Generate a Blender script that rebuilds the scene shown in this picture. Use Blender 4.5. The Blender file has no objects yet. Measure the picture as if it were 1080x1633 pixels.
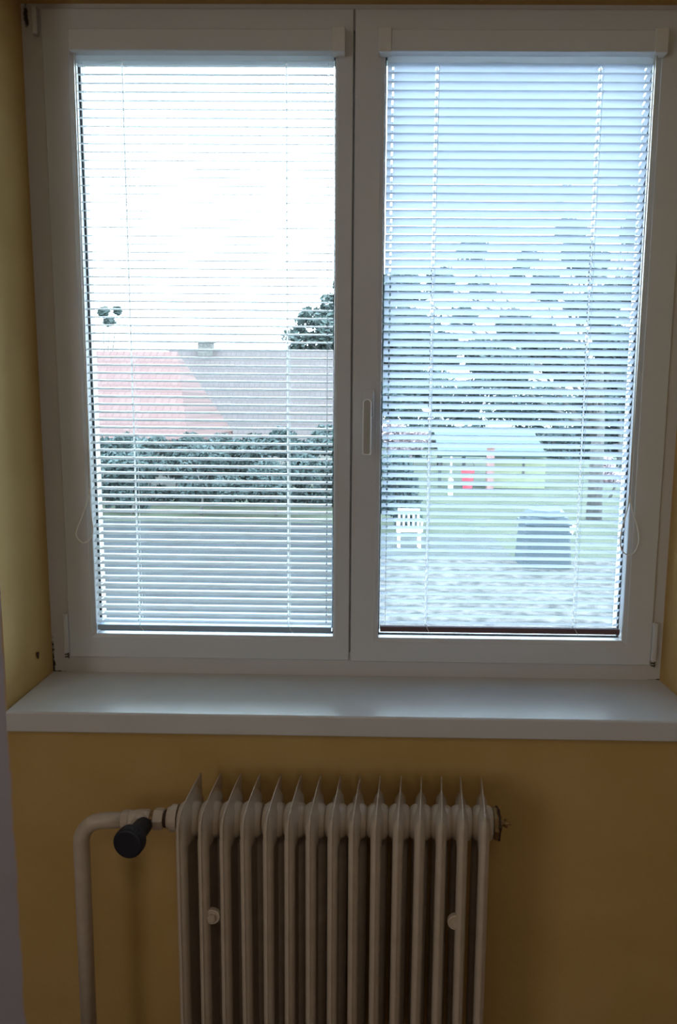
import bpy, bmesh, math, random
from mathutils import Vector, Matrix
random.seed(7)
S = bpy.context.scene
COL = S.collection

# ------------------------------------------------------------------ camera
CP = Vector((0.03104, -1.83946, 0.68451))
YAW, PIT, ROL, FPX, PPX = 0.0134, 0.1404, 0.0095, 1200.0, 572.4
F = Vector((-math.sin(YAW)*math.cos(PIT), math.cos(YAW)*math.cos(PIT), -math.sin(PIT)))
R0 = Vector((math.cos(YAW), math.sin(YAW), 0)); U0 = R0.cross(F)
R = math.cos(ROL)*R0 + math.sin(ROL)*U0; U = R.cross(F)
cd = bpy.data.cameras.new('camera'); cam = bpy.data.objects.new('camera', cd); COL.objects.link(cam)
cam.matrix_world = Matrix(((R.x, U.x, -F.x, CP.x), (R.y, U.y, -F.y, CP.y), (R.z, U.z, -F.z, CP.z), (0, 0, 0, 1)))
cd.sensor_fit = 'VERTICAL'; cd.sensor_height = 36.0; cd.lens = 36.0*FPX/1633.0
cd.shift_x = -(PPX-540.0)/1633.0; cd.clip_start = 0.02; cd.clip_end = 300
S.camera = cam

def ray(u, v): return F*FPX + R*(u-PPX) - U*(v-816.5)
def aty(u, v, y):
    d = ray(u, v); return CP + d*((y-CP.y)/d.y)

# ------------------------------------------------------------------ light
w = bpy.data.worlds.new('overcast_sky'); S.world = w; w.use_nodes = True
nt = w.node_tree; bg = nt.nodes['Background']
tc = nt.nodes.new('ShaderNodeTexCoord'); sx = nt.nodes.new('ShaderNodeSeparateXYZ')
rp = nt.nodes.new('ShaderNodeValToRGB')
nt.links.new(tc.outputs['Generated'], sx.inputs[0]); nt.links.new(sx.outputs['Z'], rp.inputs[0])
rp.color_ramp.elements[0].position = 0.0; rp.color_ramp.elements[0].color = (0.74, 0.88, 1.0, 1)
rp.color_ramp.elements[1].position = 0.6; rp.color_ramp.elements[1].color = (0.68, 0.86, 1.0, 1)
nt.links.new(rp.outputs[0], bg.inputs[0]); bg.inputs[1].default_value = 5.0

def area(name, loc, rot, sx_, sy_, power, col):
    l = bpy.data.lights.new(name, 'AREA'); l.shape = 'RECTANGLE'; l.size = sx_; l.size_y = sy_
    l.energy = power; l.color = col
    o = bpy.data.objects.new(name, l); o.location = loc; o.rotation_euler = rot; COL.objects.link(o); return o
# unseen fill lights added to brighten the room, from the left and from overhead
area('left_fill_light', (-2.15, -3.3, 0.75), (0, -math.pi/2, 0), 1.5, 1.4, 6.0, (1.0, 0.93, 0.86))
area('overhead_fill_light', (0.2, -2.6, 1.80), (0, 0, 0), 0.5, 0.5, 1.6, (1.0, 0.84, 0.66))

vs = S.view_settings
vs.view_transform = 'Standard'; vs.look = 'None'; vs.exposure = 1.4; vs.gamma = 1.0; vs.use_curve_mapping = False

# ------------------------------------------------------------------ materials
def mat(name, col, rough=0.6, metal=0.0, var=0.0, scale=8.0, bump=0.0, bscale=80.0, col2=None, spec=0.5, transl=0.0, coord='Object'):
    m = bpy.data.materials.new(name); m.use_nodes = True
    t = m.node_tree; b = t.nodes['Principled BSDF']
    b.inputs['Roughness'].default_value = rough; b.inputs['Metallic'].default_value = metal
    b.inputs['Specular IOR Level'].default_value = spec
    b.inputs['Base Color'].default_value = (*col, 1)
    c = t.nodes.new('ShaderNodeTexCoord')
    if var > 0 or col2:
        n = t.nodes.new('ShaderNodeTexNoise'); n.inputs['Scale'].default_value = scale; n.inputs['Detail'].default_value = 6
        t.links.new(c.outputs[coord], n.inputs['Vector'])
        r = t.nodes.new('ShaderNodeValToRGB'); t.links.new(n.outputs['Fac'], r.inputs[0])
        r.color_ramp.elements[0].position = 0.35; r.color_ramp.elements[1].position = 0.65
        c2 = col2 or tuple(min(1, x*(1+var)) for x in col)
        c1 = tuple(x*(1-var) for x in col) if not col2 else col
        r.color_ramp.elements[0].color = (*c1, 1); r.color_ramp.elements[1].color = (*c2, 1)
        t.links.new(r.outputs[0], b.inputs['Base Color'])
    if bump > 0:
        n = t.nodes.new('ShaderNodeTexNoise'); n.inputs['Scale'].default_value = bscale; n.inputs['Detail'].default_value = 4
        t.links.new(c.outputs[coord], n.inputs['Vector'])
        bp = t.nodes.new('ShaderNodeBump'); bp.inputs['Strength'].default_value = bump; bp.inputs['Distance'].default_value = 0.002
        t.links.new(n.outputs['Fac'], bp.inputs['Height']); t.links.new(bp.outputs[0], b.inputs['Normal'])
    if transl > 0:
        out = t.nodes['Material Output']; tr = t.nodes.new('ShaderNodeBsdfTranslucent'); tr.inputs[0].default_value = (*col, 1)
        mx = t.nodes.new('ShaderNodeMixShader'); mx.inputs[0].default_value = transl
        t.links.new(b.outputs[0], mx.inputs[1]); t.links.new(tr.outputs[0], mx.inputs[2]); t.links.new(mx.outputs[0], out.inputs[0])
    return m

YEL = (0.62, 0.405, 0.14)
M = {}
M['yellow'] = mat('yellow_paint', YEL, 0.7, var=0.05, scale=5, bump=0.35, bscale=60)
M['white_room'] = mat('cream_room_paint', (0.62, 0.60, 0.56), 0.8)
M['ceiling'] = mat('ceiling_paint', (0.75, 0.70, 0.62), 0.8)
M['floor'] = mat('wooden_floor', (0.22, 0.13, 0.07), 0.5, var=0.2, scale=4)
M['pvc'] = mat('white_window_plastic', (0.70, 0.71, 0.73), 0.34, bump=0.05, bscale=300)
M['bead'] = mat('white_bead_plastic', (0.76, 0.74, 0.72), 0.35)
M['seal'] = mat('dark_rubber_seal', (0.02, 0.025, 0.03), 0.7)
M['handle'] = mat('handle_plastic', (0.95, 0.95, 0.94), 0.3)
M['handle_shaded'] = mat('handle_plastic_shaded', (0.50, 0.50, 0.47), 0.45)  # grey stands in for the shaded lever face inside its light-catching rim
M['sill'] = mat('sill_laminate', (0.72, 0.71, 0.69), 0.26, var=0.03, scale=6, bump=0.06, bscale=250)
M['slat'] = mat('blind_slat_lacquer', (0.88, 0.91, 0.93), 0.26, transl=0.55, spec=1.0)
M['slat_shaded'] = mat('blind_slat_lacquer_shaded', (0.66, 0.72, 0.82), 0.4, transl=0.42)  # same white slats, colour darkened and blued for their shaded underside
M['rail'] = mat('blind_rail', (0.42, 0.56, 0.72), 0.45)
M['railbrown'] = mat('blind_rail_brown', (0.16, 0.10, 0.11), 0.45)
M['cord'] = mat('white_cord', (0.95, 0.95, 0.95), 0.7, transl=0.7)
M['cordcream'] = mat('cream_cord', (0.92, 0.90, 0.84), 0.6)
M['wire'] = mat('guide_wire', (0.35, 0.42, 0.46), 0.4)
M['rad'] = mat('radiator_enamel', (0.61, 0.51, 0.405), 0.36, var=0.06, scale=25, bump=0.12, bscale=120)
M['brass'] = mat('aged_brass', (0.32, 0.20, 0.09), 0.4, metal=0.7, var=0.2, scale=60)
M['darkrust'] = mat('dark_rusted_steel', (0.05, 0.025, 0.012), 0.6, var=0.3, scale=60)
M['knob'] = mat('navy_black_plastic', (0.008, 0.010, 0.018), 0.5)
M['black'] = mat('black_metal', (0.02, 0.02, 0.02), 0.5)
M['nick'] = mat('exposed_plaster', (0.10, 0.065, 0.03), 0.9)

# grey paint left of the niche edge, soft brushed boundary, on the front wall
def front_wall_mat():
    m = mat('yellow_paint_grey_border', YEL, 0.7, bump=0.35, bscale=60)
    t = m.node_tree; b = t.nodes['Principled BSDF']
    g = t.nodes.new('ShaderNodeNewGeometry'); s = t.nodes.new('ShaderNodeSeparateXYZ'); t.links.new(g.outputs['Position'], s.inputs[0])
    n = t.nodes.new('ShaderNodeTexNoise'); n.inputs['Scale'].default_value = 9; n.inputs['Detail'].default_value = 5
    t.links.new(g.outputs['Position'], n.inputs['Vector'])
    def mth(op, a, bb):
        q = t.nodes.new('ShaderNodeMath'); q.operation = op
        for i, x in enumerate((a, bb)):
            if isinstance(x, (int, float)): q.inputs[i].default_value = x
            else: t.links.new(x, q.inputs[i])
        return q.outputs[0]
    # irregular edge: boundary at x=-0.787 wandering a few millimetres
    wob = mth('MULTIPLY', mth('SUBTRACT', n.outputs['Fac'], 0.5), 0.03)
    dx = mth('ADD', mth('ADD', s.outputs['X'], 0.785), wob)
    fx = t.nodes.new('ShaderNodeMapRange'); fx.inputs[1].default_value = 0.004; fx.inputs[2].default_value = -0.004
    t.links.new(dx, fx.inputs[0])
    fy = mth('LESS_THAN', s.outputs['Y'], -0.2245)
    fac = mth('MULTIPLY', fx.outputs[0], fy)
    n2 = t.nodes.new('ShaderNodeTexNoise'); n2.inputs['Scale'].default_value = 5; n2.inputs['Detail'].default_value = 6
    t.links.new(g.outputs['Position'], n2.inputs['Vector'])
    r = t.nodes.new('ShaderNodeValToRGB'); t.links.new(n2.outputs['Fac'], r.inputs[0])
    r.color_ramp.elements[0].position = 0.3; r.color_ramp.elements[1].position = 0.7
    r.color_ramp.elements[0].color = (YEL[0]*0.93, YEL[1]*0.92, YEL[2]*0.85, 1); r.color_ramp.elements[1].color = (YEL[0]*1.04, YEL[1]*1.05, YEL[2]*1.15, 1)
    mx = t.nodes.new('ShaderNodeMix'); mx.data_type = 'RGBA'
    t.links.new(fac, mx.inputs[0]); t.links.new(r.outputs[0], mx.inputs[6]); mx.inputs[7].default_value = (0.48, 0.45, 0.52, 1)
    t.links.new(mx.outputs[2], b.inputs['Base Color'])
    return m
M['front'] = front_wall_mat()

# mould stains in the lower left and right corner of the fixed frame
def frame_mat():
    m = mat('window_frame_plastic_stained', (0.68, 0.66, 0.65), 0.4)
    t = m.node_tree; b = t.nodes['Principled BSDF']
    g = t.nodes.new('ShaderNodeNewGeometry')
    def spot(px, pz, rx, rz):
        mp = t.nodes.new('ShaderNodeMapping'); mp.vector_type = 'TEXTURE'
        mp.inputs['Location'].default_value = (px, 0, pz); mp.inputs['Scale'].default_value = (rx, 10, rz)
        t.links.new(g.outputs['Position'], mp.inputs[0])
        l = t.nodes.new('ShaderNodeVectorMath'); l.operation = 'LENGTH'; t.links.new(mp.outputs[0], l.inputs[0])
        return l.outputs['Value']
    n = t.nodes.new('ShaderNodeTexNoise'); n.inputs['Scale'].default_value = 90; n.inputs['Detail'].default_value = 4
    t.links.new(g.outputs['Position'], n.inputs['Vector'])
    d = None
    for a in ((-0.777, 0.03, 0.014, 0.12), (-0.77, -0.002, 0.07, 0.012), (0.77, -0.002, 0.06, 0.010), (-0.765, 1.56, 0.014, 0.06)):
        v = spot(*a)
        if d is None: d = v
        else:
            q = t.nodes.new('ShaderNodeMath'); q.operation = 'MINIMUM'; t.links.new(d, q.inputs[0]); t.links.new(v, q.inputs[1]); d = q.outputs[0]
    q = t.nodes.new('ShaderNodeMath'); q.operation = 'ADD'; t.links.new(d, q.inputs[0]); t.links.new(n.outputs['Fac'], q.inputs[1])
    r = t.nodes.new('ShaderNodeValToRGB'); t.links.new(q.outputs[0], r.inputs[0])
    r.color_ramp.elements[0].position = 0.75; r.color_ramp.elements[0].color = (0.03, 0.025, 0.02, 1)
    r.color_ramp.elements[1].position = 1.0; r.color_ramp.elements[1].color = (0.68, 0.66, 0.65, 1)
    t.links.new(r.outputs[0], b.inputs['Base Color'])
    return m
M['frame'] = frame_mat()

def glass_mat():
    m = bpy.data.materials.new('window_glass'); m.use_nodes = True; t = m.node_tree
    t.nodes.remove(t.nodes['Principled BSDF']); out = t.nodes['Material Output']
    tr = t.nodes.new('ShaderNodeBsdfTransparent'); tr.inputs[0].default_value = (0.95, 0.98, 0.98, 1)
    gl = t.nodes.new('ShaderNodeBsdfGlossy'); gl.inputs['Roughness'].default_value = 0.02
    fr = t.nodes.new('ShaderNodeFresnel'); fr.inputs[0].default_value = 1.45
    mx = t.nodes.new('ShaderNodeMixShader')
    t.links.new(fr.outputs[0], mx.inputs[0]); t.links.new(tr.outputs[0], mx.inputs[1]); t.links.new(gl.outputs[0], mx.inputs[2])
    t.links.new(mx.outputs[0], out.inputs[0]); return m
M['glass'] = glass_mat()

# outdoors
M['lawn'] = mat('lawn_grass', (0.048, 0.056, 0.040), 0.95, spec=0.1, col2=(0.066, 0.074, 0.052), scale=0.9)
M['litter'] = mat('fallen_leaves_ground', (0.034, 0.034, 0.034), 0.95, spec=0.1, col2=(0.10, 0.094, 0.089), scale=5.0)
M['concrete'] = mat('garden_concrete', (0.050, 0.054, 0.053), 0.9, spec=0.1, var=0.15, scale=3)
M['asphalt'] = mat('dark_wet_asphalt', (0.022, 0.026, 0.030), 0.9, spec=0.1, var=0.2, scale=2)
M['render_ext'] = mat('pale_house_render', (0.18, 0.175, 0.165), 0.9, var=0.05)
M['hedge'] = mat('hedge_leaves', (0.026, 0.043, 0.042), 0.8, spec=0.2, col2=(0.062, 0.084, 0.084), scale=2.5)
M['leaf'] = mat('tree_leaves', (0.030, 0.046, 0.042), 0.7, spec=0.2, col2=(0.065, 0.085, 0.080), scale=1.5)
M['leafpink'] = mat('pale_pink_leaves', (0.22, 0.16, 0.17), 0.7, col2=(0.35, 0.29, 0.30), scale=3)
M['bark'] = mat('tree_bark', (0.09, 0.085, 0.08), 0.9, var=0.3, scale=10, bump=0.8, bscale=12)
M['binplastic'] = mat('composter_plastic', (0.024, 0.038, 0.048), 0.6)
M['shedwall'] = mat('yellow_green_boards', (0.19, 0.21, 0.13), 0.8, var=0.05)
M['shedroof'] = mat('teal_roof_sheet', (0.024, 0.046, 0.044), 0.7)
M['red'] = mat('red_plastic', (0.42, 0.06, 0.08), 0.5)
M['pinkbrick'] = mat('pink_brick', (0.26, 0.15, 0.14), 0.9, var=0.1, scale=6)
M['whiteplastic'] = mat('white_garden_plastic', (0.85, 0.85, 0.85), 0.5)
M['darkwood'] = mat('dark_wood', (0.06, 0.06, 0.06), 0.8)
M['windowdark'] = mat('dark_window_pane', (0.05, 0.06, 0.07), 0.2)

def tile_mat(name, a, b_):
    m = mat(name, a, 0.85); t = m.node_tree; b = t.nodes['Principled BSDF']
    tcn = t.nodes.new('ShaderNodeTexCoord'); br = t.nodes.new('ShaderNodeTexBrick')
    mp = t.nodes.new('ShaderNodeMapping'); mp.inputs['Rotation'].default_value = (math.pi/2, 0, 0)
    br.inputs['Color1'].default_value = (*a, 1); br.inputs['Color2'].default_value = (*b_, 1)
    br.inputs['Mortar'].default_value = (a[0]*0.7, a[1]*0.7, a[2]*0.7, 1)
    br.inputs['Scale'].default_value = 1.0; br.inputs['Brick Width'].default_value = 0.25; br.inputs['Row Height'].default_value = 0.22
    br.inputs['Mortar Size'].default_value = 0.02
    t.links.new(tcn.outputs['Object'], mp.inputs[0]); t.links.new(mp.outputs[0], br.inputs[0]); t.links.new(br.outputs[0], b.inputs['Base Color'])
    return m
M['roofred'] = tile_mat('orange_red_roof_tiles', (0.100, 0.050, 0.046), (0.112, 0.062, 0.056))
M['roofdull'] = tile_mat('dull_brown_roof_tiles', (0.066, 0.052, 0.052), (0.078, 0.062, 0.061))

# ------------------------------------------------------------------ helpers
def link(name, bm, m, parent=None, smooth=False, bevel=0, kind=None):
    me = bpy.data.meshes.new(name)
    bmesh.ops.recalc_face_normals(bm, faces=bm.faces)
    bm.to_mesh(me); bm.free()
    o = bpy.data.objects.new(name, me); COL.objects.link(o); me.materials.append(m)
    if smooth:
        for p in me.polygons: p.use_smooth = True
    if bevel:
        md = o.modifiers.new('bevel', 'BEVEL'); md.width = bevel; md.segments = 2; md.limit_method = 'ANGLE'; md.angle_limit = math.radians(40)
        for p in me.polygons: p.use_smooth = True
        wn = o.modifiers.new('wn', 'WEIGHTED_NORMAL')
    if parent:
        o.parent = parent
        o.matrix_parent_inverse = Matrix.Translation(-parent_loc(parent))
    if kind: o['kind'] = kind
    return o
def parent_loc(p):
    l = Vector(p.location)
    # locations of mesh parts stay at the origin; the Empty root carries the offset
    return l
def thing(name, label, cat, loc=(0, 0, 0), group=None):
    o = bpy.data.objects.new(name, None); COL.objects.link(o); o.location = loc; o.empty_display_size = 0.05
    o['label'] = label; o['category'] = cat
    if group: o['group'] = group
    return o
def tag(o, label, cat, group=None):
    o['label'] = label; o['category'] = cat
    if group: o['group'] = group
    return o
def NB(): return bmesh.new()
def box(bm, x0, x1, y0, y1, z0, z1):
    v = [bm.verts.new(p) for p in ((x0,y0,z0),(x1,y0,z0),(x1,y1,z0),(x0,y1,z0),(x0,y0,z1),(x1,y0,z1),(x1,y1,z1),(x0,y1,z1))]
    for f in ((0,3,2,1),(4,5,6,7),(0,1,5,4),(1,2,6,5),(2,3,7,6),(3,0,4,7)): bm.faces.new([v[i] for i in f])
    return v
def tube(bm, pts, rads, n=16, cap=True):
    pts = [Vector(p) for p in pts]
    if isinstance(rads, (int, float)): rads = [rads]*len(pts)
    rings = []; up = None
    for i, p in enumerate(pts):
        if i == 0: d = pts[1]-p
        elif i == len(pts)-1: d = p-pts[i-1]
        else: d = (pts[i+1]-p).normalized()+(p-pts[i-1]).normalized()
        if d.length < 1e-9: d = Vector((0, 0, 1))
        d.normalize()
        if up is None:
            up = Vector((0, 0, 1)) if abs(d.z) < 0.9 else Vector((0, 1, 0))
        a = (up - d*up.dot(d)).normalized(); up = a; b = d.cross(a)
        rings.append([bm.verts.new(p+rads[i]*(math.cos(2*math.pi*k/n)*a+math.sin(2*math.pi*k/n)*b)) for k in range(n)])
    for i in range(len(rings)-1):
        for k in range(n): bm.faces.new((rings[i][k], rings[i][(k+1) % n], rings[i+1][(k+1) % n], rings[i+1][k]))
    if cap: bm.faces.new(rings[0][::-1]); bm.faces.new(rings[-1])
def lathe(bm, origin, axis, prof, n=24):
    """prof: list of (distance along axis, radius)"""
    axis = Vector(axis).normalized(); o = Vector(origin)
    a = axis.orthogonal().normalized(); b = axis.cross(a)
    rings = [[bm.verts.new(o+axis*t+r*(math.cos(2*math.pi*k/n)*a+math.sin(2*math.pi*k/n)*b)) for k in range(n)] for t, r in prof]
    for i in range(len(rings)-1):
        for k in range(n): bm.faces.new((rings[i][k], rings[i][(k+1) % n], rings[i+1][(k+1) % n], rings[i+1][k]))
    bm.faces.new(rings[0][::-1]); bm.faces.new(rings[-1])
def rect_frame(bm, outer, inner, prof):
    """mitred picture frame; prof: (fraction of the way outer->inner, y)"""
    rings = []
    for t, y in prof:
        x0 = outer[0]+(inner[0]-outer[0])*t; x1 = outer[1]+(inner[1]-outer[1])*t
        z0 = outer[2]+(inner[2]-outer[2])*t; z1 = outer[3]+(inner[3]-outer[3])*t
        rings.append([bm.verts.new(p) for p in ((x0,y,z0),(x1,y,z0),(x1,y,z1),(x0,y,z1))])
    m = len(rings)
    for i in range(m):
        a, b = rings[i], rings[(i+1) % m]
        for k in range(4): bm.faces.new((a[k], a[(k+1) % 4], b[(k+1) % 4], b[k]))

# ------------------------------------------------------------------ the room shell
W = 0.77; TOP = 1.585; YF = -0.225; YO = 0.25; FLO = -0.90; CEI = 1.95
XL, XR, YB = -2.2, 2.3, -4.6
bm = NB()
box(bm, XL, -W, YF, YO, FLO, CEI)
box(bm, W, XR, YF, YO, FLO, CEI)
box(bm, -W, W, YF, YO, FLO, -0.05)
box(bm, -W, W, YF, YO, TOP, CEI)
for v in bm.verts:                       # the reveal opens out slightly towards the room
    if abs(v.co.y-YF) < 1e-6 and abs(abs(v.co.x)-W) < 1e-6: v.co.x += math.copysign(0.013, v.co.x)
link('wall_front', bm, M['front'], kind='structure')
bm = NB(); box(bm, XL-0.1, XL, YB-0.1, YO, FLO, CEI); link('wall_left', bm, M['white_room'], kind='structure')
bm = NB(); box(bm, XR, XR+0.1, YB-0.1, YO, FLO, CEI); link('wall_right', bm, M['white_room'], kind='structure')
bm = NB(); box(bm, XL, XR, YB-0.1, YB, FLO, CEI); link('wall_back', bm, M['white_room'], kind='structure')
bm = NB(); box(bm, XL-0.1, XR+0.1, YB-0.1, YO, FLO-0.1, FLO); link('floor', bm, M['floor'], kind='structure')
bm = NB(); box(bm, XL-0.1, XR+0.1, YB-0.1, YO, CEI, CEI+0.1); link('ceiling', bm, M['ceiling'], kind='structure')

# nick in the plaster of the left reveal
bm = NB()
cx, cy, cz = -0.7745, -0.075, 0.073
pr = [bm.verts.new((cx+0.0006, cy+dy, cz+dz)) for dy, dz in ((-0.006, 0.007), (0.004, 0.006), (0.003, -0.001), (0.0, -0.010), (-0.003, -0.004))]
pb = [bm.verts.new((cx-0.002, v.co.y, v.co.z)) for v in pr]
bm.faces.new(pr); bm.faces.new(pb[::-1])
for k in range(5): bm.faces.new((pr[k], pb[k], pb[(k+1) % 5], pr[(k+1) % 5]))
o = link('trim_1', bm, M['nick'], kind='structure')

# ------------------------------------------------------------------ window
win = bpy.data.objects.new('window_1', None); COL.objects.link(win); win['kind'] = 'structure'
bm = NB()
rect_frame(bm, (-W-0.012, W+0.012, -0.004, TOP+0.01), (-0.695, 0.712, 0.062, 1.53),
           [(0, 0.09), (0, 0.012), (0.02, 0.010), (0.98, 0.010), (1, 0.012), (1, 0.09)])
link('window_frame', bm, M['frame'], win)
bm = NB(); box(bm, -0.03, -0.0, 0.022, 0.088, 0.062, 1.53); link('centre_post', bm, M['pvc'], win)

GT = 1.4816; GB = 0.1045
def sash(outer, inner):
    bm = NB()
    pf = [(0, 0.020), (0, 0.003), (0.03, 0.0)]
    pf += [(0.84, 0.0), (0.86, 0.0012), (0.985, 0.0035), (1.0, 0.006), (1.0, 0.034), (0.97, 0.036), (0.97, 0.0375), (1.0, 0.038), (1.0, 0.078), (0.97, 0.08), (0.5, 0.08), (0.5, 0.020)]
    rect_frame(bm, outer, inner, pf)
    s = link('sash', bm, M['pvc'], win)
    bm = NB(); rect_frame(bm, (inner[0]-0.001, inner[1]+0.001, inner[2]-0.001, inner[3]+0.001), (inner[0]+0.003, inner[1]-0.003, inner[2]+0.003, inner[3]-0.003),
                          [(0, 0.031), (1, 0.033), (1, 0.041), (0, 0.043)])
    link('glass_seal', bm, M['seal'], s)
    bm = NB(); box(bm, inner[0]-0.0005, inner[1]+0.0005, 0.035, 0.039, inner[2]-0.0005, inner[3]+0.0005)
    link('glass_pane', bm, M['glass'], s)
    return s
sashL = sash((-0.7282, -0.0157, 0.043, 1.5727), (-0.658, -0.0566, GB, GT))
sashR = sash((-0.0118, 0.7472, 0.041, 1.5727), (0.0581, 0.6721, GB-0.001, GT+0.0015))

def hinge(s, x0, x1, z0, z1, spring=True):
    bm = NB(); box(bm, x0, x1, -0.006, 0.010, z0+0.014, z1)
    link('hinge_cover', bm, M['pvc'] if spring else M['black'], s, bevel=0.003)
    if spring:
        bm = NB(); xm = (x0+x1)/2; pts = []
        for k in range(25):
            a = k/24
            pts.append((xm+0.0045*math.cos(a*4*math.pi), -0.002+0.0045*math.sin(a*4*math.pi), z0+0.013*a))
        tube(bm, pts, 0.0013, 6); link('hinge_pin', bm, M['black'], s, smooth=True)
hinge(sashL, -0.7405, -0.7275, 0.040, 0.157)
hinge(sashR, 0.7465, 0.7595, 0.038, 0.152)
bm = NB(); box(bm, -0.7475, -0.7355, -0.004, 0.010, 1.515, 1.574); link('hinge_cover', bm, M['frame'], sashL, bevel=0.002)

# handle: rosette, neck and lever pointing down
h0 = aty(585.5, 640, -0.045)
bm = NB(); box(bm, 0.013, 0.041, -0.012, 0.0, 0.655, 0.722)
link('handle_plate', bm, M['pvc'], sashR, bevel=0.005)
bm = NB()
lathe(bm, (h0.x, -0.010, h0.z-0.012), (0, -1, 0), [(0, 0.010), (0.02, 0.0085), (0.028, 0.0085)], 20)
# lever outline with a shallow dished face
def stadium(wd, top, bot, cx, k=10, rb=0.004):
    pts = []
    for i in range(k+1):
        a = math.pi*i/k
        pts.append((cx+wd*math.cos(a), top-wd+wd*math.sin(a)))
    for (sx_, st) in ((-1, math.pi), (1, 1.5*math.pi)):
        for i in range(4):
            a = st+0.5*math.pi*i/3
            pts.append((cx+sx_*(wd-rb)+rb*math.cos(a), bot+rb+rb*math.sin(a)))
    return pts
zt = aty(585, 636, -0.045).z; zb = aty(585, 726, -0.045).z; hx = aty(585.3, 680, -0.045).x
rings = []
for (ins, y) in ((0.0015, -0.032), (0.0, -0.035), (0.0, -0.043), (0.0015, -0.046), (0.0028, -0.046), (0.0040, -0.0440)):
    rings.append([bm.verts.new((x, y, z)) for x, z in stadium(0.0105-ins, zt-ins, zb+ins, hx)])
for a, b in zip(rings, rings[1:]):
    n = len(a)
    for k in range(n): bm.faces.new((a[k], a[(k+1) % n], b[(k+1) % n], b[k]))
bm.faces.new(rings[0]); bm.faces.new(rings[-1])
link('handle_lever', bm, M['handle'], sashR)
bm = NB(); ra = [bm.verts.new((x, -0.0455, z)) for x, z in stadium(0.0075, zt-0.003, zb+0.003, hx)]; rb_ = [bm.verts.new((v.co.x, -0.043, v.co.z)) for v in ra]
bm.faces.new(ra); bm.faces.new(rb_)
for k in range(len(ra)): bm.faces.new((ra[k], ra[(k+1) % len(ra)], rb_[(k+1) % len(ra)], rb_[k]))
link('lever_face_shade', bm, M['handle_shaded'], sashR)

# ------------------------------------------------------------------ window sill
bm = NB()
prof = [(0.014, 0.0), (-0.243, 0.0), (-0.2465, -0.0015), (-0.248, -0.005), (-0.248, -0.044), (-0.2465, -0.0475), (-0.243, -0.049), (0.014, -0.049)]
def sillx(y, side):     # follows the reveal, its nose runs a little past it in front of the wall
    if y > -0.2251: return side*(W+0.013*min(1, -y/0.225)*0.9) if y < 0 else side*W
    return side*0.7815
ys = []
L = []; Rr = []
for (y, z) in prof: L.append(bm.verts.new((-0.7765 if y < -0.2 else -W-0.008, y, z))); Rr.append(bm.verts.new((0.7815 if y < -0.2 else W+0.008, y, z)))
n = len(prof)
for k in range(n): bm.faces.new((L[k], L[(k+1) % n], Rr[(k+1) % n], Rr[k]))
bm.faces.new(L); bm.faces.new(Rr[::-1])
tag(link('windowsill', bm, M['sill'], bevel=0.002), 'wide off-white windowsill board with rounded nose above the radiator', 'windowsill')

# ------------------------------------------------------------------ blinds
PITCH = 0.0187; SW = 0.0245; YS = 0.012
def slat_mesh(x0, x1, holes, tilt, sm='slat'):
    """one cambered slat, centre at z=0, y=0, punched where cords pass"""
    bm = NB()
    xs = {x0, x1}
    for hx_, hw in holes: xs.add(hx_-hw/2); xs.add(hx_+hw/2)
    xs = sorted(xs); nw = 7; rows = []
    for j in range(nw+1):
        s = (j/nw-0.5); y = s*SW; z = 0.0024*(1-(2*s)**2)
        yy = y*math.cos(tilt)-z*math.sin(tilt); zz = y*math.sin(tilt)+z*math.cos(tilt)
        rows.append([bm.verts.new((x, yy, zz)) for x in xs])
    for j in range(nw):
        for i in range(len(xs)-1):
            xm = (xs[i]+xs[i+1])/2
            if j in (2, 3, 4) and any(abs(xm-hx_) < hw/2 for hx_, hw in holes): continue
            bm.faces.new((rows[j][i], rows[j][i+1], rows[j+1][i+1], rows[j+1][i]))
    me = bpy.data.meshes.new('slat'); bm.to_mesh(me); bm.free(); me.materials.append(M[sm])
    for p in me.polygons: p.use_smooth = True
    return me

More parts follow.
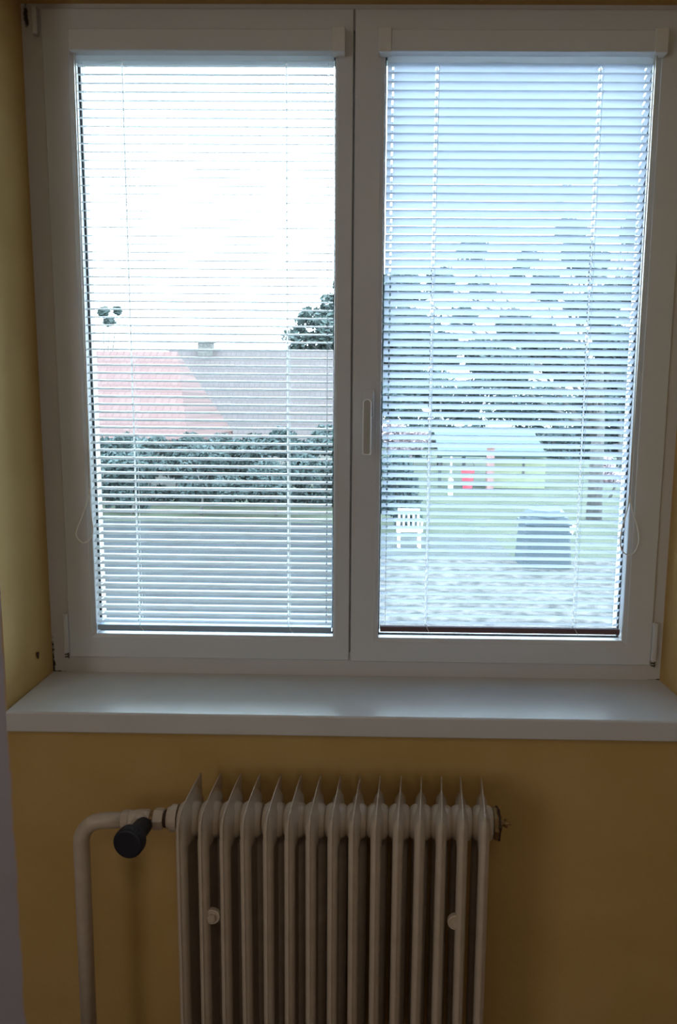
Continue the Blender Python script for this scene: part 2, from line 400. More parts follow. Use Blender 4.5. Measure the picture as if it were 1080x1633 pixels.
def blind(label, x0, x1, lad, tilt, zlow, ztop, hx0, hx1, railmat, capsides, cordside):
    t = thing('venetian_blind', label, 'blind', (0, 0, 0), 'white venetian blinds on the two sashes')
    # casing screwed to the top rail of the sash
    ht = aty(560, 44, -0.03).z; hb = aty(560, 80, -0.03).z
    bm = NB(); box(bm, hx0, hx1, -0.026, 0.001, hb, ht); link('headrail', bm, M['pvc'], t, bevel=0.003)
    for cx_ in capsides:
        bm = NB(); box(bm, cx_-0.0145, cx_+0.0145, -0.029, 0.001, hb-0.002, ht+0.003); link('end_cap', bm, M['bead'], t, bevel=0.002)
    bm = NB(); box(bm, x0, x1, 0.002, 0.026, ztop+0.008, GT-0.003); link('tilt_channel', bm, M['slat'], t)
    guides = (x0+0.013, x1-0.013)
    me = slat_mesh(x0, x1, [(g, 0.004) for g in guides]+[(l, 0.0065) for l in lad], tilt, 'slat' if cordside == 'L' else 'slat_shaded')
    n = int(round((ztop-zlow)/PITCH)); pit = (ztop-zlow)/n
    rr = random.Random(3)
    for k in range(n+1):
        s = bpy.data.objects.new('slat', me); COL.objects.link(s); s.parent = t
        s.location = (rr.uniform(-0.0006, 0.0006), YS, zlow+k*pit+rr.uniform(-0.0003, 0.0003))
        s.rotation_euler = (rr.uniform(-0.02, 0.02), rr.uniform(-0.0004, 0.0004), 0)
    bm = NB(); box(bm, x0, x1, YS-0.011, YS+0.011, zlow-0.023, zlow-0.009); link('bottom_rail', bm, railmat, t, bevel=0.002)
    for x in lad:
        bm = NB()
        box(bm, x-0.0018, x+0.0018, YS-0.0006, YS+0.0006, zlow-0.01, ztop+0.01)
        yi = YS-0.5*SW*math.cos(tilt)-0.0006; yo = YS+0.5*SW*math.cos(tilt)+0.0006
        for yy in (yi, yo): tube(bm, [(x+0.004, yy, zlow-0.012), (x+0.004, yy, ztop+0.01)], 0.0005, 5)
        tube(bm, [(x+0.004, yi, zlow-0.010), (x+0.007, YS-0.0118, zlow-0.016), (x+0.012, YS-0.0118, zlow-0.024)], 0.0009, 5)
        link('ladder_cord', bm, M['cord'], t)
    for x in guides:
        bm = NB(); tube(bm, [(x, YS, zlow-0.03), (x, YS, ztop+0.012)], 0.0005, 6); link('guide_wire', bm, M['wire'], t)
    # hanging pull cord with its loop
    yc = -0.012
    if cordside == 'L':
        a = aty(118, 80, yc); kn = aty(143, 783, yc); lp = [(139, 800), (130, 825), (121.5, 848), (124, 859), (134, 866), (144, 859), (148.5, 846), (146, 825), (143.5, 800)]
    else:
        a = aty(1047, 82, yc); kn = aty(1004, 795, yc); lp = [(1010, 818), (1017, 842), (1019, 862), (1014, 878), (1004, 885), (993, 879), (989.5, 862), (993, 840), (1000, 815)]
    bm = NB()
    for dx in (-0.0022, 0.0022):
        tube(bm, [(a.x+dx, yc, a.z+0.012), (a.x*0.5+kn.x*0.5+dx*1.2, yc, (a.z+kn.z)/2), (kn.x+dx*0.4, yc, kn.z)], 0.0013, 6)
    pts = [kn]+[aty(u, v, yc) for u, v in lp]+[kn]
    # smooth the loop (Catmull-Rom)
    sm = []
    for i in range(len(pts)-1):
        p0 = pts[max(0, i-1)]; p1 = pts[i]; p2 = pts[i+1]; p3 = pts[min(len(pts)-1, i+2)]
        for q in range(5):
            s = q/5
            sm.append(0.5*((2*p1)+(p2-p0)*s+(2*p0-5*p1+4*p2-p3)*s*s+(3*p1-p0-3*p2+p3)*s**3))
    sm.append(pts[-1])
    tube(bm, sm, 0.0015, 7); link('pull_cord', bm, M['cordcream'], t, smooth=True)
    bm = NB(); lathe(bm, (kn.x, yc, kn.z+0.008), (0, 0, -1), [(0, 0.0015), (0.003, 0.003), (0.014, 0.0034), (0.018, 0.002)], 12)
    link('cord_joiner', bm, M['cordcream'], t, smooth=True)
    return t
hl = aty(108, 60, -0.026).x; hr_ = aty(549, 60, -0.026).x
blind('venetian blind on the left sash, slats opened almost flat to the sky', -0.6545, -0.0605, (-0.549, -0.170), math.radians(13.5), 0.1375, 1.4535,
      hl, hr_, M['rail'], (hr_-0.012,), 'L')
hl2 = aty(606, 60, -0.026).x; hr2 = aty(1065, 60, -0.026).x
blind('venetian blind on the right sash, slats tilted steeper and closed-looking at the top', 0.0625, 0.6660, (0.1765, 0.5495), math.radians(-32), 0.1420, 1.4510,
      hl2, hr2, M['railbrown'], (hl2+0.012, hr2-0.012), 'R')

# ------------------------------------------------------------------ radiator
NS = 15; PX = 0.0444; XT0 = -0.3415; ZT = -0.124; YC = -0.350; HD = 0.080; ZBOT = -0.82; HUBZ = -0.188
SK = -0.081      # every section stands slightly turned on the hub line
rad = thing('radiator', 'cream sectional steel radiator with thin pointed fins below the windowsill', 'radiator', (0, YC, ZBOT))
def side_profile(inset):
    """silhouette in (y,z) seen from the side, y relative to the centre, front is negative"""
    f = -HD+inset; b = HD-inset; zt_ = ZT-inset*1.2; zb_ = ZBOT+inset*1.2
    pts = [(b, zt_-0.004), (b-0.004, zt_), (0.02, zt_-0.003)]
    pts += [(f+0.045, zt_-0.010)]
    for i in range(7):
        a = math.pi/2*i/6; r = 0.030
        pts.append((f+r-r*math.sin(a), zt_-0.014-r+r*math.cos(a)))
    for i in range(7):
        a = math.pi/2*i/6; r = 0.030
        pts.append((f+r-r*math.cos(a), zb_+0.010+r-r*math.sin(a)))
    pts += [(b-0.03, zb_), (b, zb_+0.03)]
    return pts
def section_mesh():
    bm = NB()
    # seam flange: a thin sheet with the full silhouette, its core punched out between the columns
    outl = side_profile(0.0); th = 0.0012
    cut = [(-0.030, 0), (0.030, 0)]
    A = [bm.verts.new((-th, y, z)) for y, z in outl]; B = [bm.verts.new((th, y, z)) for y, z in outl]
    bm.faces.new(A); bm.faces.new(B[::-1])
    n = len(outl)
    for k in range(n): bm.faces.new((A[k], A[(k+1) % n], B[(k+1) % n], B[k]))
    # pressed columns, front and back, and the heads that join them
    def column(yc, ry, rx, z0, z1):
        m = 14; rings = []
        for z, s in ((z0, 0.25), (z0+0.006, 0.7), (z0+0.02, 1), (z1-0.02, 1), (z1-0.006, 0.7), (z1, 0.25)):
            rings.append([bm.verts.new((rx*s*math.cos(2*math.pi*k/m), yc+ry*s*math.sin(2*math.pi*k/m), z)) for k in range(m)])
        for a, b in zip(rings, rings[1:]):
            for k in range(m): bm.faces.new((a[k], a[(k+1) % m], b[(k+1) % m], b[k]))
        bm.faces.new(rings[0]); bm.faces.new(rings[-1])
    column(-HD+0.022, 0.0185, 0.0110, ZBOT+0.03, HUBZ+0.010)
    column(HD-0.024, 0.0185, 0.0185, ZBOT+0.03, HUBZ+0.010)
    # head: swollen box that fades into the flange above
    for zc in (HUBZ, ZBOT+0.068):
        m = 20; rings = []
        up = 1 if zc == HUBZ else -1
        for dz, rx, ry in ((0.052, 0.0015, 0.046), (0.040, 0.0045, 0.058), (0.028, 0.0125, 0.066), (0.012, 0.0140, 0.0715), (-0.012, 0.0130, 0.0715), (-0.035, 0.0110, 0.0705)):
            ring = []
            for k in range(m):
                a = 2*math.pi*k/m; ca, sa = math.cos(a), math.sin(a)
                e = 0.65
                ring.append(bm.verts.new((rx*math.copysign(abs(ca)**e, ca), ry*math.copysign(abs(sa)**e, sa)-0.002, zc+up*dz)))
            rings.append(ring)
        for a, b in zip(rings, rings[1:]):
            for k in range(m): bm.faces.new((a[k], a[(k+1) % m], b[(k+1) % m], b[k]))
        bm.faces.new(rings[0]); bm.faces.new(rings[-1])
    # hub nipples
        lathe(bm, (-PX/2-0.0005, 0.0, zc), (1, 0, 0), [(0, 0.024), (0.0015, 0.030), (0.008, 0.035), (PX/2, 0.038), (PX-0.007, 0.035), (PX-0.0005, 0.030), (PX+0.001, 0.024)], 24)
    for v in bm.verts: v.co.z -= ZBOT
    bmesh.ops.recalc_face_normals(bm, faces=bm.faces)
    me = bpy.data.meshes.new('section'); bm.to_mesh(me); bm.free(); me.materials.append(M['rad'])
    for p in me.polygons: p.use_smooth = True
    return me
sm_ = section_mesh()
rr = random.Random(5)
for k in range(NS):
    s = bpy.data.objects.new('section', sm_); COL.objects.link(s); s.parent = rad
    s.location = (XT0+k*PX, 0, 0); s.rotation_euler = (0, rr.uniform(-0.002, 0.002), math.asin(SK)+rr.uniform(-0.006, 0.006))
    es = s.modifiers.new('es', 'EDGE_SPLIT'); es.split_angle = math.radians(50)
# clamp discs with hexagonal nuts between sections
for (u, v, nm) in ((338, 1463, 'a'), (727, 1472, 'b')):
    p = aty(u, v, YC-0.068)
    bm = NB(); lathe(bm, (p.x, YC-0.058, p.z), (0, -1, 0), [(0, 0.0165), (0.009, 0.0165), (0.011, 0.0145), (0.0100, 0.0115)], 28)
    c = link('clamp_washer', bm, M['rad'], rad)
    bm = NB(); lathe(bm, (p.x, YC-0.062, p.z), (0, -1, 0), [(0, 0.0095), (0.011, 0.0095), (0.013, 0.008)], 6)
    link('clamp_nut', bm, M['rad'], rad)
# end plug with bleed screw, right side
xe = XT0+(NS-1)*PX+PX/2
bm = NB(); lathe(bm, (xe-0.002, YC, HUBZ), (1, 0, 0), [(0, 0.033), (0.006, 0.035), (0.009, 0.034)], 8); link('end_plug', bm, M['brass'], rad)
bm = NB(); lathe(bm, (xe+0.007, YC, HUBZ), (1, 0, 0), [(0, 0.036), (0.004, 0.036), (0.006, 0.026)], 6); link('plug_flange', bm, M['darkrust'], rad)
bm = NB(); lathe(bm, (xe+0.012, YC, HUBZ), (1, 0, 0), [(0, 0.018), (0.004, 0.017), (0.006, 0.007), (0.012, 0.0065), (0.012, 0.009), (0.017, 0.009), (0.018, 0.0035), (0.026, 0.003)], 12)
link('bleed_screw', bm, M['brass'], rad)

# pipe with elbow (its own run up from the floor)
XP = -0.577; ZP = -0.197
bm = NB(); pts = [(XP-0.003, YC, FLO), (XP, YC, ZP-0.055)]
for i in range(1, 9):
    a = math.pi/2*i/8; pts.append((XP+0.050-0.050*math.cos(a), YC, ZP-0.050+0.050*math.sin(a)))
pts.append((-0.474, YC, ZP+0.003))
tube(bm, pts, 0.0168, 20)
pipe = link('heating_pipe', bm, M['rad'], smooth=True)
tag(pipe, 'cream painted heating pipe bending from the floor to the radiator valve', 'pipe')
val = thing('radiator_valve', 'cream painted radiator valve with black round knob, left of the radiator', 'valve', (-0.44, YC, HUBZ))
def xu(u): return aty(u, 1305, YC).x
bm = NB()
lathe(bm, (xu(196), YC, HUBZ-0.006), (1, 0, 0), [(0, 0.0195), (0.004, 0.0205), (xu(206)-xu(196), 0.0205), (xu(208)-xu(196), 0.019), (xu(225)-xu(196), 0.022), (xu(236)-xu(196), 0.022), (xu(240)-xu(196), 0.018)], 20)
lathe(bm, (xu(226), YC+0.005, HUBZ-0.004), (0, -1, 0), [(0, 0.020), (0.022, 0.020), (0.028, 0.016)], 20)
link('valve_body', bm, M['rad'], val, smooth=False)
bm = NB(); lathe(bm, (xu(240), YC, HUBZ-0.003), (1, 0, 0), [(0, 0.0165), (xu(246)-xu(240), 0.0165)], 20); link('valve_neck', bm, M['brass'], val)
bm = NB(); lathe(bm, (xu(246), YC, HUBZ-0.003), (1, 0, 0), [(0, 0.021), (0.002, 0.0235), (xu(260)-xu(246), 0.0235), (xu(262)-xu(246), 0.021)], 6); link('union_nut', bm, M['rad'], val, bevel=0.001)
bm = NB(); lathe(bm, (xu(262), YC, HUBZ-0.002), (1, 0, 0), [(0, 0.017), (0.004, 0.019), (0.008, 0.017)], 16); link('tail_pipe', bm, M['darkrust'], val)
bm = NB(); lathe(bm, (xu(268), YC, HUBZ), (1, 0, 0), [(0, 0.022), (0.004, 0.024), (0.007, 0.024), (0.008, 0.028), (xu(284)-xu(268), 0.028)], 20); link('bushing', bm, M['rad'], val)
k0 = Vector((xu(234), YC-0.018, HUBZ-0.006)); k1 = aty(202.5, 1347, YC-0.092); ax = (k1-k0); Lk = ax.length
bm = NB(); lathe(bm, k0, ax, [(0, 0.017), (0.002, 0.0185), (Lk-0.030, 0.0205), (Lk-0.026, 0.020)], 28)
link('knob_stem', bm, M['knob'], val, bevel=0.001)
# grip ring with ribs
bm = NB(); n = 64; axn = ax.normalized(); a = axn.orthogonal().normalized(); b = axn.cross(a); rings = []
for tt, r, rib in ((Lk-0.028, 0.021, 0), (Lk-0.024, 0.0300, 0), (Lk-0.021, 0.0314, 1), (Lk-0.004, 0.0317, 1), (Lk-0.001, 0.0300, 0), (Lk, 0.0265, 0)):
    rings.append([bm.verts.new(k0+axn*tt+(r-(0.0008*rib if k % 2 else 0))*(math.cos(2*math.pi*k/n)*a+math.sin(2*math.pi*k/n)*b)) for k in range(n)])
for p, q in zip(rings, rings[1:]):
    for k in range(n): bm.faces.new((p[k], p[(k+1) % n], q[(k+1) % n], q[k]))
bm.faces.new(rings[0]); bm.faces.new(rings[-1])
link('knob', bm, M['knob'], val)

# ------------------------------------------------------------------ outdoors
GZ = -2.4
bm = NB(); box(bm, -70, 80, YO+0.3, 120, GZ-0.3, GZ); link('ground', bm, M['lawn'], kind='structure')
bm = NB(); box(bm, XL-4, XR+4, YO-0.14, YO+0.01, GZ, FLO-0.1); link('wall_outside', bm, M['render_ext'], kind='structure')
bm = NB(); box(bm, -0.4, 9, 5.0, 13.2, GZ, GZ+0.02)
tag(link('leaf_litter', bm, M['litter']), 'fallen leaves covering the ground nearest the window', 'leaves')['kind'] = 'stuff'
bm = NB(); box(bm, -0.4, 3.0, 13.3, 16.0, GZ, GZ+0.03); tag(link('garden_path', bm, M['concrete']), 'grey paved patch beyond the fallen leaves', 'paving')
bm = NB(); box(bm, -14, -0.41, 5.0, 17.6, GZ, GZ+0.03); tag(link('driveway', bm, M['asphalt']), 'grey driveway in front of the red-roofed houses', 'paving')

def leaves(bm, blobs, count, size, rnd):
    tot = sum(b[3]*b[4]*b[5] for b in blobs)
    for (cx_, cy_, cz_, rx, ry, rz) in blobs:
        nn = max(20, int(count*rx*ry*rz/tot))
        for _ in range(nn):
            while True:
                p = Vector((rnd.uniform(-1, 1), rnd.uniform(-1, 1), rnd.uniform(-1, 1)))
                if p.length < 1 and rnd.random() < 0.25+p.length: break
            c = Vector((cx_+p.x*rx, cy_+p.y*ry, cz_+p.z*rz))
            d1 = Vector((rnd.gauss(0, 1), rnd.gauss(0, 1), rnd.gauss(0, 1))).normalized(); d2 = d1.orthogonal().normalized()
            s = size*rnd.uniform(0.6, 1.4)
            v = [bm.verts.new(c+q) for q in (d1*s, d2*s*0.55, -d1*s, -d2*s*0.55)]
            bm.faces.new(v)
def tree(name, label, base, height, crown, n, size, seed, trunk=0.25, leafmat='leaf', group=None, limbs=6):
    rnd = random.Random(seed); t = thing(name, label, 'tree' if 'tree' in name else 'shrub', base, group)
    B = Vector(base)
    bm = NB(); top = B+Vector((rnd.uniform(-.3, .3), 0, height*0.8))
    tube(bm, [B, B+(top-B)*0.35+Vector((rnd.uniform(-.1, .1), 0, 0)), top], [trunk, trunk*0.75, trunk*0.2], 10)
    for c in crown[:min(len(crown)//6, limbs*4)]:
        a = B+(top-B)*rnd.uniform(0.3, 0.75); e = Vector(c[:3])+B; mid = (a+e)/2+Vector((0, 0, -0.1*(e-a).length*0.5))
        tube(bm, [a, mid, e], [trunk*0.35, trunk*0.2, trunk*0.06], 6)
    link('trunk', bm, M['bark'], t, smooth=True)
    bm = NB(); leaves(bm, [(B.x+c[0], B.y+c[1], B.z+c[2], c[3], c[4], c[5]) for c in crown], n, size, rnd)
    link('foliage', bm, M[leafmat], t)
    return t
def crown_from_px(base, pts, y, depth):
    """clusters given where they stand: picture position and radius at distance y"""
    out = []
    for (u, v, r) in pts:
        p = aty(u, v, y); k = (y-CP.y)/FPX
        c = (p.x-base[0], random.uniform(-depth, depth), p.z-base[2], r*k*0.85, r*k, r*k*0.8)
        out.append(c)
    for c in list(out):
        for _ in range(5):
            a = random.uniform(0, 2*math.pi); q = c[3]*random.uniform(0.85, 1.25); s_ = random.uniform(0.25, 0.5)
            out.append((c[0]+q*math.cos(a), c[1]+random.uniform(-0.5, 0.5)*c[3], c[2]+q*math.sin(a)*0.8, c[3]*s_*1.3, c[3]*s_, c[3]*s_*0.7))
    return out
# big tree right of the garden
tb = aty(946, 850, 19.0); base = (tb.x, 19.0, GZ)
cl = [(700,455,26),(745,410,22),(770,455,20),(640,470,30),(655,520,36),(700,560,34),(760,575,34),(820,520,34),(850,470,28),(860,545,36),(900,420,30),(930,500,36),(905,585,36),(960,420,28),
      (960,560,40),(995,380,26),(1010,460,30),(940,350,22),(905,360,20),(1000,310,20),(1000,600,36),(800,590,36),(860,395,18),(735,510,20),(880,330,12),(960,290,12),(820,440,14)]
tree('garden_tree', 'tall leafy tree with wide open crown filling the right sash', base, 9.0, crown_from_px(base, cl, 19.0, 1.6), 26000, 0.085, 1, 0.22)
tb = aty(600, 800, 46.0); base = (tb.x, 46.0, GZ)
cl = [(525,490,22),(500,510,20),(480,540,20),(510,545,24),(530,530,26),(560,480,34),(600,470,44),(620,540,50),(560,550,40),(660,560,40),(640,610,50),(560,620,50),(470,560,16)]
tree('sloping_tree', 'dense dark tree rising behind the roofs at the centre post', base, 8.5, crown_from_px(base, cl, 46.0, 2), 22000, 0.19, 2, 0.3)
tb = aty(176, 800, 40.0); base = (tb.x, 40.0, GZ)
tree('distant_tree', 'small distant tree above the left end of the red roof', base, 7.0, crown_from_px(base, [(168,500,8),(184,494,6),(174,512,8)], 40.0, 0.5), 900, 0.13, 3, 0.25)
# hedge masses behind the garden
for i, (u, v, y, pts, sd, lab, lm) in enumerate((
    (700, 790, 37.0, [(640,640,40),(690,620,40),(740,640,40),(780,620,34),(650,700,34),(700,690,30),(740,700,28)], 11, 'dark bushy hedge tree behind the white post', 'hedge'),
    (880, 790, 45.0, [(830,640,40),(880,640,40),(910,690,36),(850,680,30),(900,730,36)], 12, 'dark bushy tree behind the yellow-green shed', 'hedge'),
    (985, 800, 33.0, [(945,650,40),(990,640,40),(1000,700,40),(950,710,36),(1010,750,36)], 13, 'dark bushy tree at the far right behind the big trunk', 'hedge'))):
    tb = aty(u, v, y); base = (tb.x, y, GZ)
    tree('bushy_tree', lab, base, 4.5, crown_from_px(base, pts, y, 1.2), 8000, 0.12, sd, 0.15, lm, 'bushy trees behind the garden')
for i, (u, y, pts, sd, lab, lm) in enumerate((
    (640, 17.0, [(632,745,30),(640,780,34),(622,800,30),(650,820,28)], 21, 'dark green shrub beside the white garden chair', 'hedge'),
    (645, 21.0, [(630,690,24),(665,700,22),(640,715,26)], 22, 'pale pinkish shrub above the dark green one', 'leafpink'),
    (972, 24.0, [(965,740,18),(975,760,18)], 23, 'small pinkish shrub right of the tree trunk', 'leafpink'),
    (210, 19.0, [(180,745,34),(230,735,30),(200,790,34),(160,770,30)], 24, 'dark green shrub at left below the orange-red roof', 'hedge'),
    (320, 19.0, [(290,740,30),(340,730,30),(310,780,34),(360,780,30)], 25, 'dark green shrub below the meeting of the two roofs', 'hedge'),
    (440, 19.0, [(400,720,30),(450,705,30),(430,760,36),(480,750,34)], 26, 'dark green shrub below the middle of the dull roof', 'hedge'),
    (530, 23.0, [(520,700,30),(560,710,34),(530,760,36),(570,770,36)], 27, 'dark green shrub closest to the centre post', 'hedge'))):
    tb = aty(u, 800, y); base = (tb.x, y, GZ)
    tree('garden_shrub', lab, base, 1.6, crown_from_px(base, pts, y, 0.6), 4500, 0.07, sd, 0.05, lm, 'garden shrubs')

# long hedges
def hedge(label, u0, u1, v0, v1, y, step, n, size, seed):
    a = aty(u0, v1, y); t = thing('hedge', label, 'hedge', (a.x, y, GZ))
    rnd = random.Random(seed); bl = []
    for k in range(int((u1-u0)/step)+1):
        for v in (v0+8, (v0+v1)/2, v1-8):
            p = aty(u0+k*step+rnd.uniform(-6, 6), v+rnd.uniform(-10, 6), y); q = step*(y-CP.y)/FPX
            bl.append((p.x, y+rnd.uniform(-0.15, 0.15), p.z, q*0.8, 0.35, q*0.6))
    bm = NB(); leaves(bm, bl, n, size, rnd); link('foliage', bm, M['hedge'], t)
    bm = NB(); b = aty(u1, v1, y)
    for k in range(int((b.x-a.x)/0.8)+1): tube(bm, [(a.x+k*0.8, y, GZ), (a.x+k*0.8+rnd.uniform(-.1, .1), y, GZ+1.2)], 0.03, 6)
    link('stems', bm, M['bark'], t)
hedge('long dark green hedge behind the shrubs in the left sash', 120, 600, 705, 800, 21.2, 26, 24000, 0.07, 41)
hedge('long dark hedge far behind the shed in the right sash', 600, 1080, 655, 755, 54.0, 24, 16000, 0.16, 42)

# houses at left
def house(label, u0, u1, y, vr, ve, roofmat, chim=None, hip=0.0):
    a = aty(u0, vr, y+4); b = aty(u1, vr, y+4); e = aty(u0, ve, y); e2 = aty(u1, ve, y)
    x0, x1 = min(a.x, e.x), max(b.x, e2.x); zr, ze = a.z*0.5+b.z*0.5, e.z*0.5+e2.z*0.5
    t = thing('house', label, 'house', ((x0+x1)/2, y+4, GZ), 'houses seen through the left sash')
    bm = NB(); box(bm, x0+0.3, x1-0.3, y+0.4, y+7.6, GZ, ze-0.05)
    wv = link('wall', bm, M['render_ext'], t)
    for k in range(2):
        xw = x0+1.2+k*max(1.4, (x1-x0-3.4)); bm = NB(); box(bm, xw, xw+0.9, y+0.37, y+0.45, GZ+0.9, GZ+1.7)
        link('window', bm, M['windowdark'], t)
    bm = NB()
    A = [(x0, y, ze), (x0, y+4, zr), (x0, y+8, ze), (x0, y+8, ze-0.14), (x0, y+4, zr-0.14), (x0, y, ze-0.14)]
    va = [bm.verts.new(p) for p in A]; vb = [bm.verts.new((x1-(hip if abs(p[1]-y-4) < 0.01 else 0), p[1], p[2])) for p in A]
    for k in range(6): bm.faces.new((va[k], va[(k+1) % 6], vb[(k+1) % 6], vb[k]))
    bm.faces.new(va[::-1])
    if hip: bm.faces.new((vb[0], vb[1], vb[2])); bm.faces.new((vb[3], vb[4], vb[5]))
    else: bm.faces.new(vb)
    link('roof', bm, roofmat, t)
    bm = NB()
    for xg in ((x0+0.3,) if hip else (x0+0.3, x1-0.32)):
        vv = [bm.verts.new(p) for p in ((xg, y+0.4, ze-0.1), (xg, y+7.6, ze-0.1), (xg, y+4, zr-0.16))]
        v2 = [bm.verts.new((xg+0.02, p.co.y, p.co.z)) for p in vv]
        bm.faces.new(vv); bm.faces.new(v2[::-1])
        for k in range(3): bm.faces.new((vv[k], vv[(k+1) % 3], v2[(k+1) % 3], v2[k]))
    link('gable', bm, M['render_ext'], t)
    if chim:
        c = aty(chim, vr, y+4); bm = NB(); box(bm, c.x-0.35, c.x+0.35, y+3.5, y+4.1, zr-0.4, zr+0.35); box(bm, c.x-0.42, c.x+0.42, y+3.42, y+4.18, zr+0.28, zr+0.38)
        link('chimney', bm, M['bark'], t)
    return t
house('house with orange-red tiled roof at the left edge', 60, 300, 22.6, 560, 700, M['roofred'], hip=1.3)
house('house with dull brownish-red roof and small chimney', 270, 575, 33.0, 557, 705, M['roofdull'], chim=330)

# shed, pillar, post, bucket, composter, chair
def P(u, v, y): return aty(u, v, y)
y = 27.0
a = P(789, 727, y); b = P(869, 775, y)
shed = thing('garden_shed', 'yellow-green garden shed with teal roof seen low through the right sash', 'shed', ((a.x+b.x)/2, y, GZ))
bm = NB(); box(bm, a.x, b.x, y, y+2.2, GZ, a.z); link('wall', bm, M['shedwall'], shed)
r0 = P(700, 728, y-0.3); r1 = P(874, 690, y-0.3)
bm = NB(); 
vv = [bm.verts.new(p) for p in ((r0.x, y-0.3, r0.z), (r1.x, y-0.3, r0.z), (r1.x, y+2.5, r0.z+0.95), (r0.x, y+2.5, r0.z+0.95))]
v2 = [bm.verts.new((v.co.x, v.co.y, v.co.z+0.08)) for v in vv]
bm.faces.new(vv[::-1]); bm.faces.new(v2)
for k in range(4): bm.faces.new((vv[k], vv[(k+1) % 4], v2[(k+1) % 4], v2[k]))
link('roof', bm, M['shedroof'], shed)
s = P(835, 745, y); bm = NB(); box(bm, s.x-0.045, s.x+0.045, y-0.02, y+0.02, P(835, 763, y).z, P(835, 729, y).z); link('vertical_slot', bm, M['darkwood'], shed)
for uu in (702, 740): 
    q = P(uu, 740, y); bm = NB(); box(bm, q.x-0.06, q.x+0.06, y, y+0.12, GZ, r0.z+0.05); link('roof_post', bm, M['darkwood'], shed)
a = P(777, 700, y-0.5); b = P(787, 700, y-0.5)
bm = NB(); box(bm, a.x, b.x, y-0.9, y-0.5, GZ, P(780, 712, y-0.5).z); box(bm, a.x-0.04, b.x+0.04, y-0.94, y-0.46, P(780, 714, y-0.5).z, P(780, 710, y-0.5).z)
tag(link('brick_pillar', bm, M['pinkbrick']), 'pinkish brick pillar at the left corner of the shed', 'pillar')
y = 24.5; q = P(719, 770, y)
bm = NB(); tube(bm, [(q.x, y, GZ), (q.x, y, P(719, 728, y).z)], 0.03, 8); box(bm, q.x-0.08, q.x+0.08, y-0.08, y+0.08, GZ, P(719, 764, y).z)
tag(link('garden_post', bm, M['whiteplastic']), 'thin white garden post standing left of the red bucket', 'post')
y = 26.2; q = P(746, 765, y)
bk = thing('bucket', 'red bucket beside the thin white post', 'bucket', (q.x, y, GZ))
bm = NB(); lathe(bm, (q.x, y, GZ), (0, 0, 1), [(0, 0.17), (P(746, 747, y).z-GZ, 0.26), (P(746, 746, y).z-GZ, 0.27), (P(746, 746, y).z-GZ+0.02, 0.25), (0.3, 0.18)], 20); link('tub', bm, M['red'], bk)
bm = NB(); zz = P(746, 744, y).z; tube(bm, [(q.x-0.24, y, zz), (q.x-0.2, y, zz+0.12), (q.x, y, zz+0.2), (q.x+0.2, y, zz+0.12), (q.x+0.24, y, zz)], 0.012, 6); link('bail_handle', bm, M['black'], bk)
# composter
y = 12.4
GZ += 0.02
a = P(838, 820, y); b = P(914, 820, y); xc = (a.x+b.x)/2; hw = (b.x-a.x)/2; zt_ = P(870, 816, y).z
cm = thing('compost_bin', 'dark blue-grey compost bin standing on the fallen leaves', 'compost bin', (xc, y+0.4, GZ))
bm = NB(); rings = []
for z, s in ((GZ, 1.04), (GZ+0.3, 1.0), (zt_-0.28, 0.92), (zt_-0.12, 0.86)):
    rings.append([bm.verts.new((xc+sx_*hw*s, y+0.4+sy_*hw*0.95*s, z)) for sx_, sy_ in ((-1, -.9), (-.9, -1), (.9, -1), (1, -.9), (1, .9), (.9, 1), (-.9, 1), (-1, .9))])
for p, q in zip(rings, rings[1:]):
    for k in range(8): bm.faces.new((p[k], p[(k+1) % 8], q[(k+1) % 8], q[k]))
bm.faces.new(rings[0]); bm.faces.new(rings[-1])
for k in range(5):
    z = GZ+0.15+k*0.17; box(bm, xc-hw*0.98, xc+hw*0.98, y+0.4-hw*0.98, y+0.4+hw*0.98, z, z+0.03)
link('body', bm, M['binplastic'], cm)
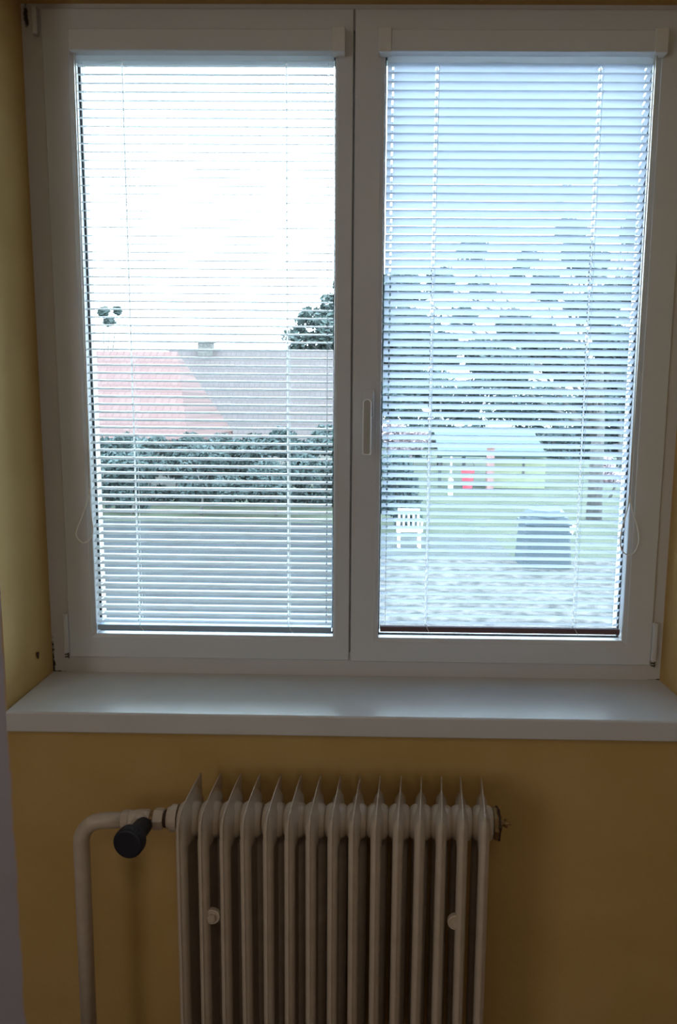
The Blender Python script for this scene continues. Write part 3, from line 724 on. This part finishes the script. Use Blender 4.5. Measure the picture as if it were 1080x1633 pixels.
bm = NB(); lathe(bm, (xc, y+0.4, zt_-0.13), (0, 0, 1), [(0, hw*0.98), (0.03, hw*0.98), (0.10, hw*0.8), (0.13, hw*0.75)], 8); link('lid', bm, M['binplastic'], cm)
# white garden chair
GZ += 0.01
y = 14.2; q = P(652, 875, y)
ch = thing('garden_chair', 'white plastic garden chair by the dark green shrub', 'chair', (q.x, y, GZ))
bm = NB(); box(bm, q.x-0.25, q.x+0.25, y-0.24, y+0.24, GZ+0.40, GZ+0.44); link('seat', bm, M['whiteplastic'], ch, bevel=0.01)
bm = NB(); box(bm, q.x-0.24, q.x+0.24, y+0.22, y+0.26, GZ+0.78, GZ+0.84)
for k in range(5): box(bm, q.x-0.23+k*0.105, q.x-0.19+k*0.105, y+0.22, y+0.25, GZ+0.42, GZ+0.80)
link('backrest', bm, M['whiteplastic'], ch)
for sx_ in (-1, 1):
    for sy_ in (-1, 1):
        bm = NB(); box(bm, q.x+sx_*0.22-0.025, q.x+sx_*0.22+0.025, y+sy_*0.2-0.025, y+sy_*0.2+0.025, GZ, GZ+0.41); link('leg', bm, M['whiteplastic'], ch)
    bm = NB(); box(bm, q.x+sx_*0.26-0.025, q.x+sx_*0.26+0.025, y-0.22, y+0.25, GZ+0.60, GZ+0.63); box(bm, q.x+sx_*0.26-0.02, q.x+sx_*0.26+0.02, y-0.22, y-0.18, GZ+0.40, GZ+0.61)
    link('armrest', bm, M['whiteplastic'], ch)

GZ -= 0.03
y = 16.5; q = P(905, 852, y)
pot = thing('flower_pot', 'white flower pot right behind the compost bin', 'flower pot', (q.x, y, GZ))
bm = NB(); zz = P(905, 838, y).z-GZ; lathe(bm, (q.x, y, GZ), (0, 0, 1), [(0, 0.13), (zz-0.06, 0.18), (zz-0.06, 0.20), (zz, 0.20), (zz, 0.17), (zz-0.05, 0.16)], 20); link('pot', bm, M['whiteplastic'], pot)
bm = NB(); lathe(bm, (q.x, y, GZ), (0, 0, 1), [(zz-0.05, 0.155), (zz-0.03, 0.15)], 16); link('soil', bm, M['bark'], pot)
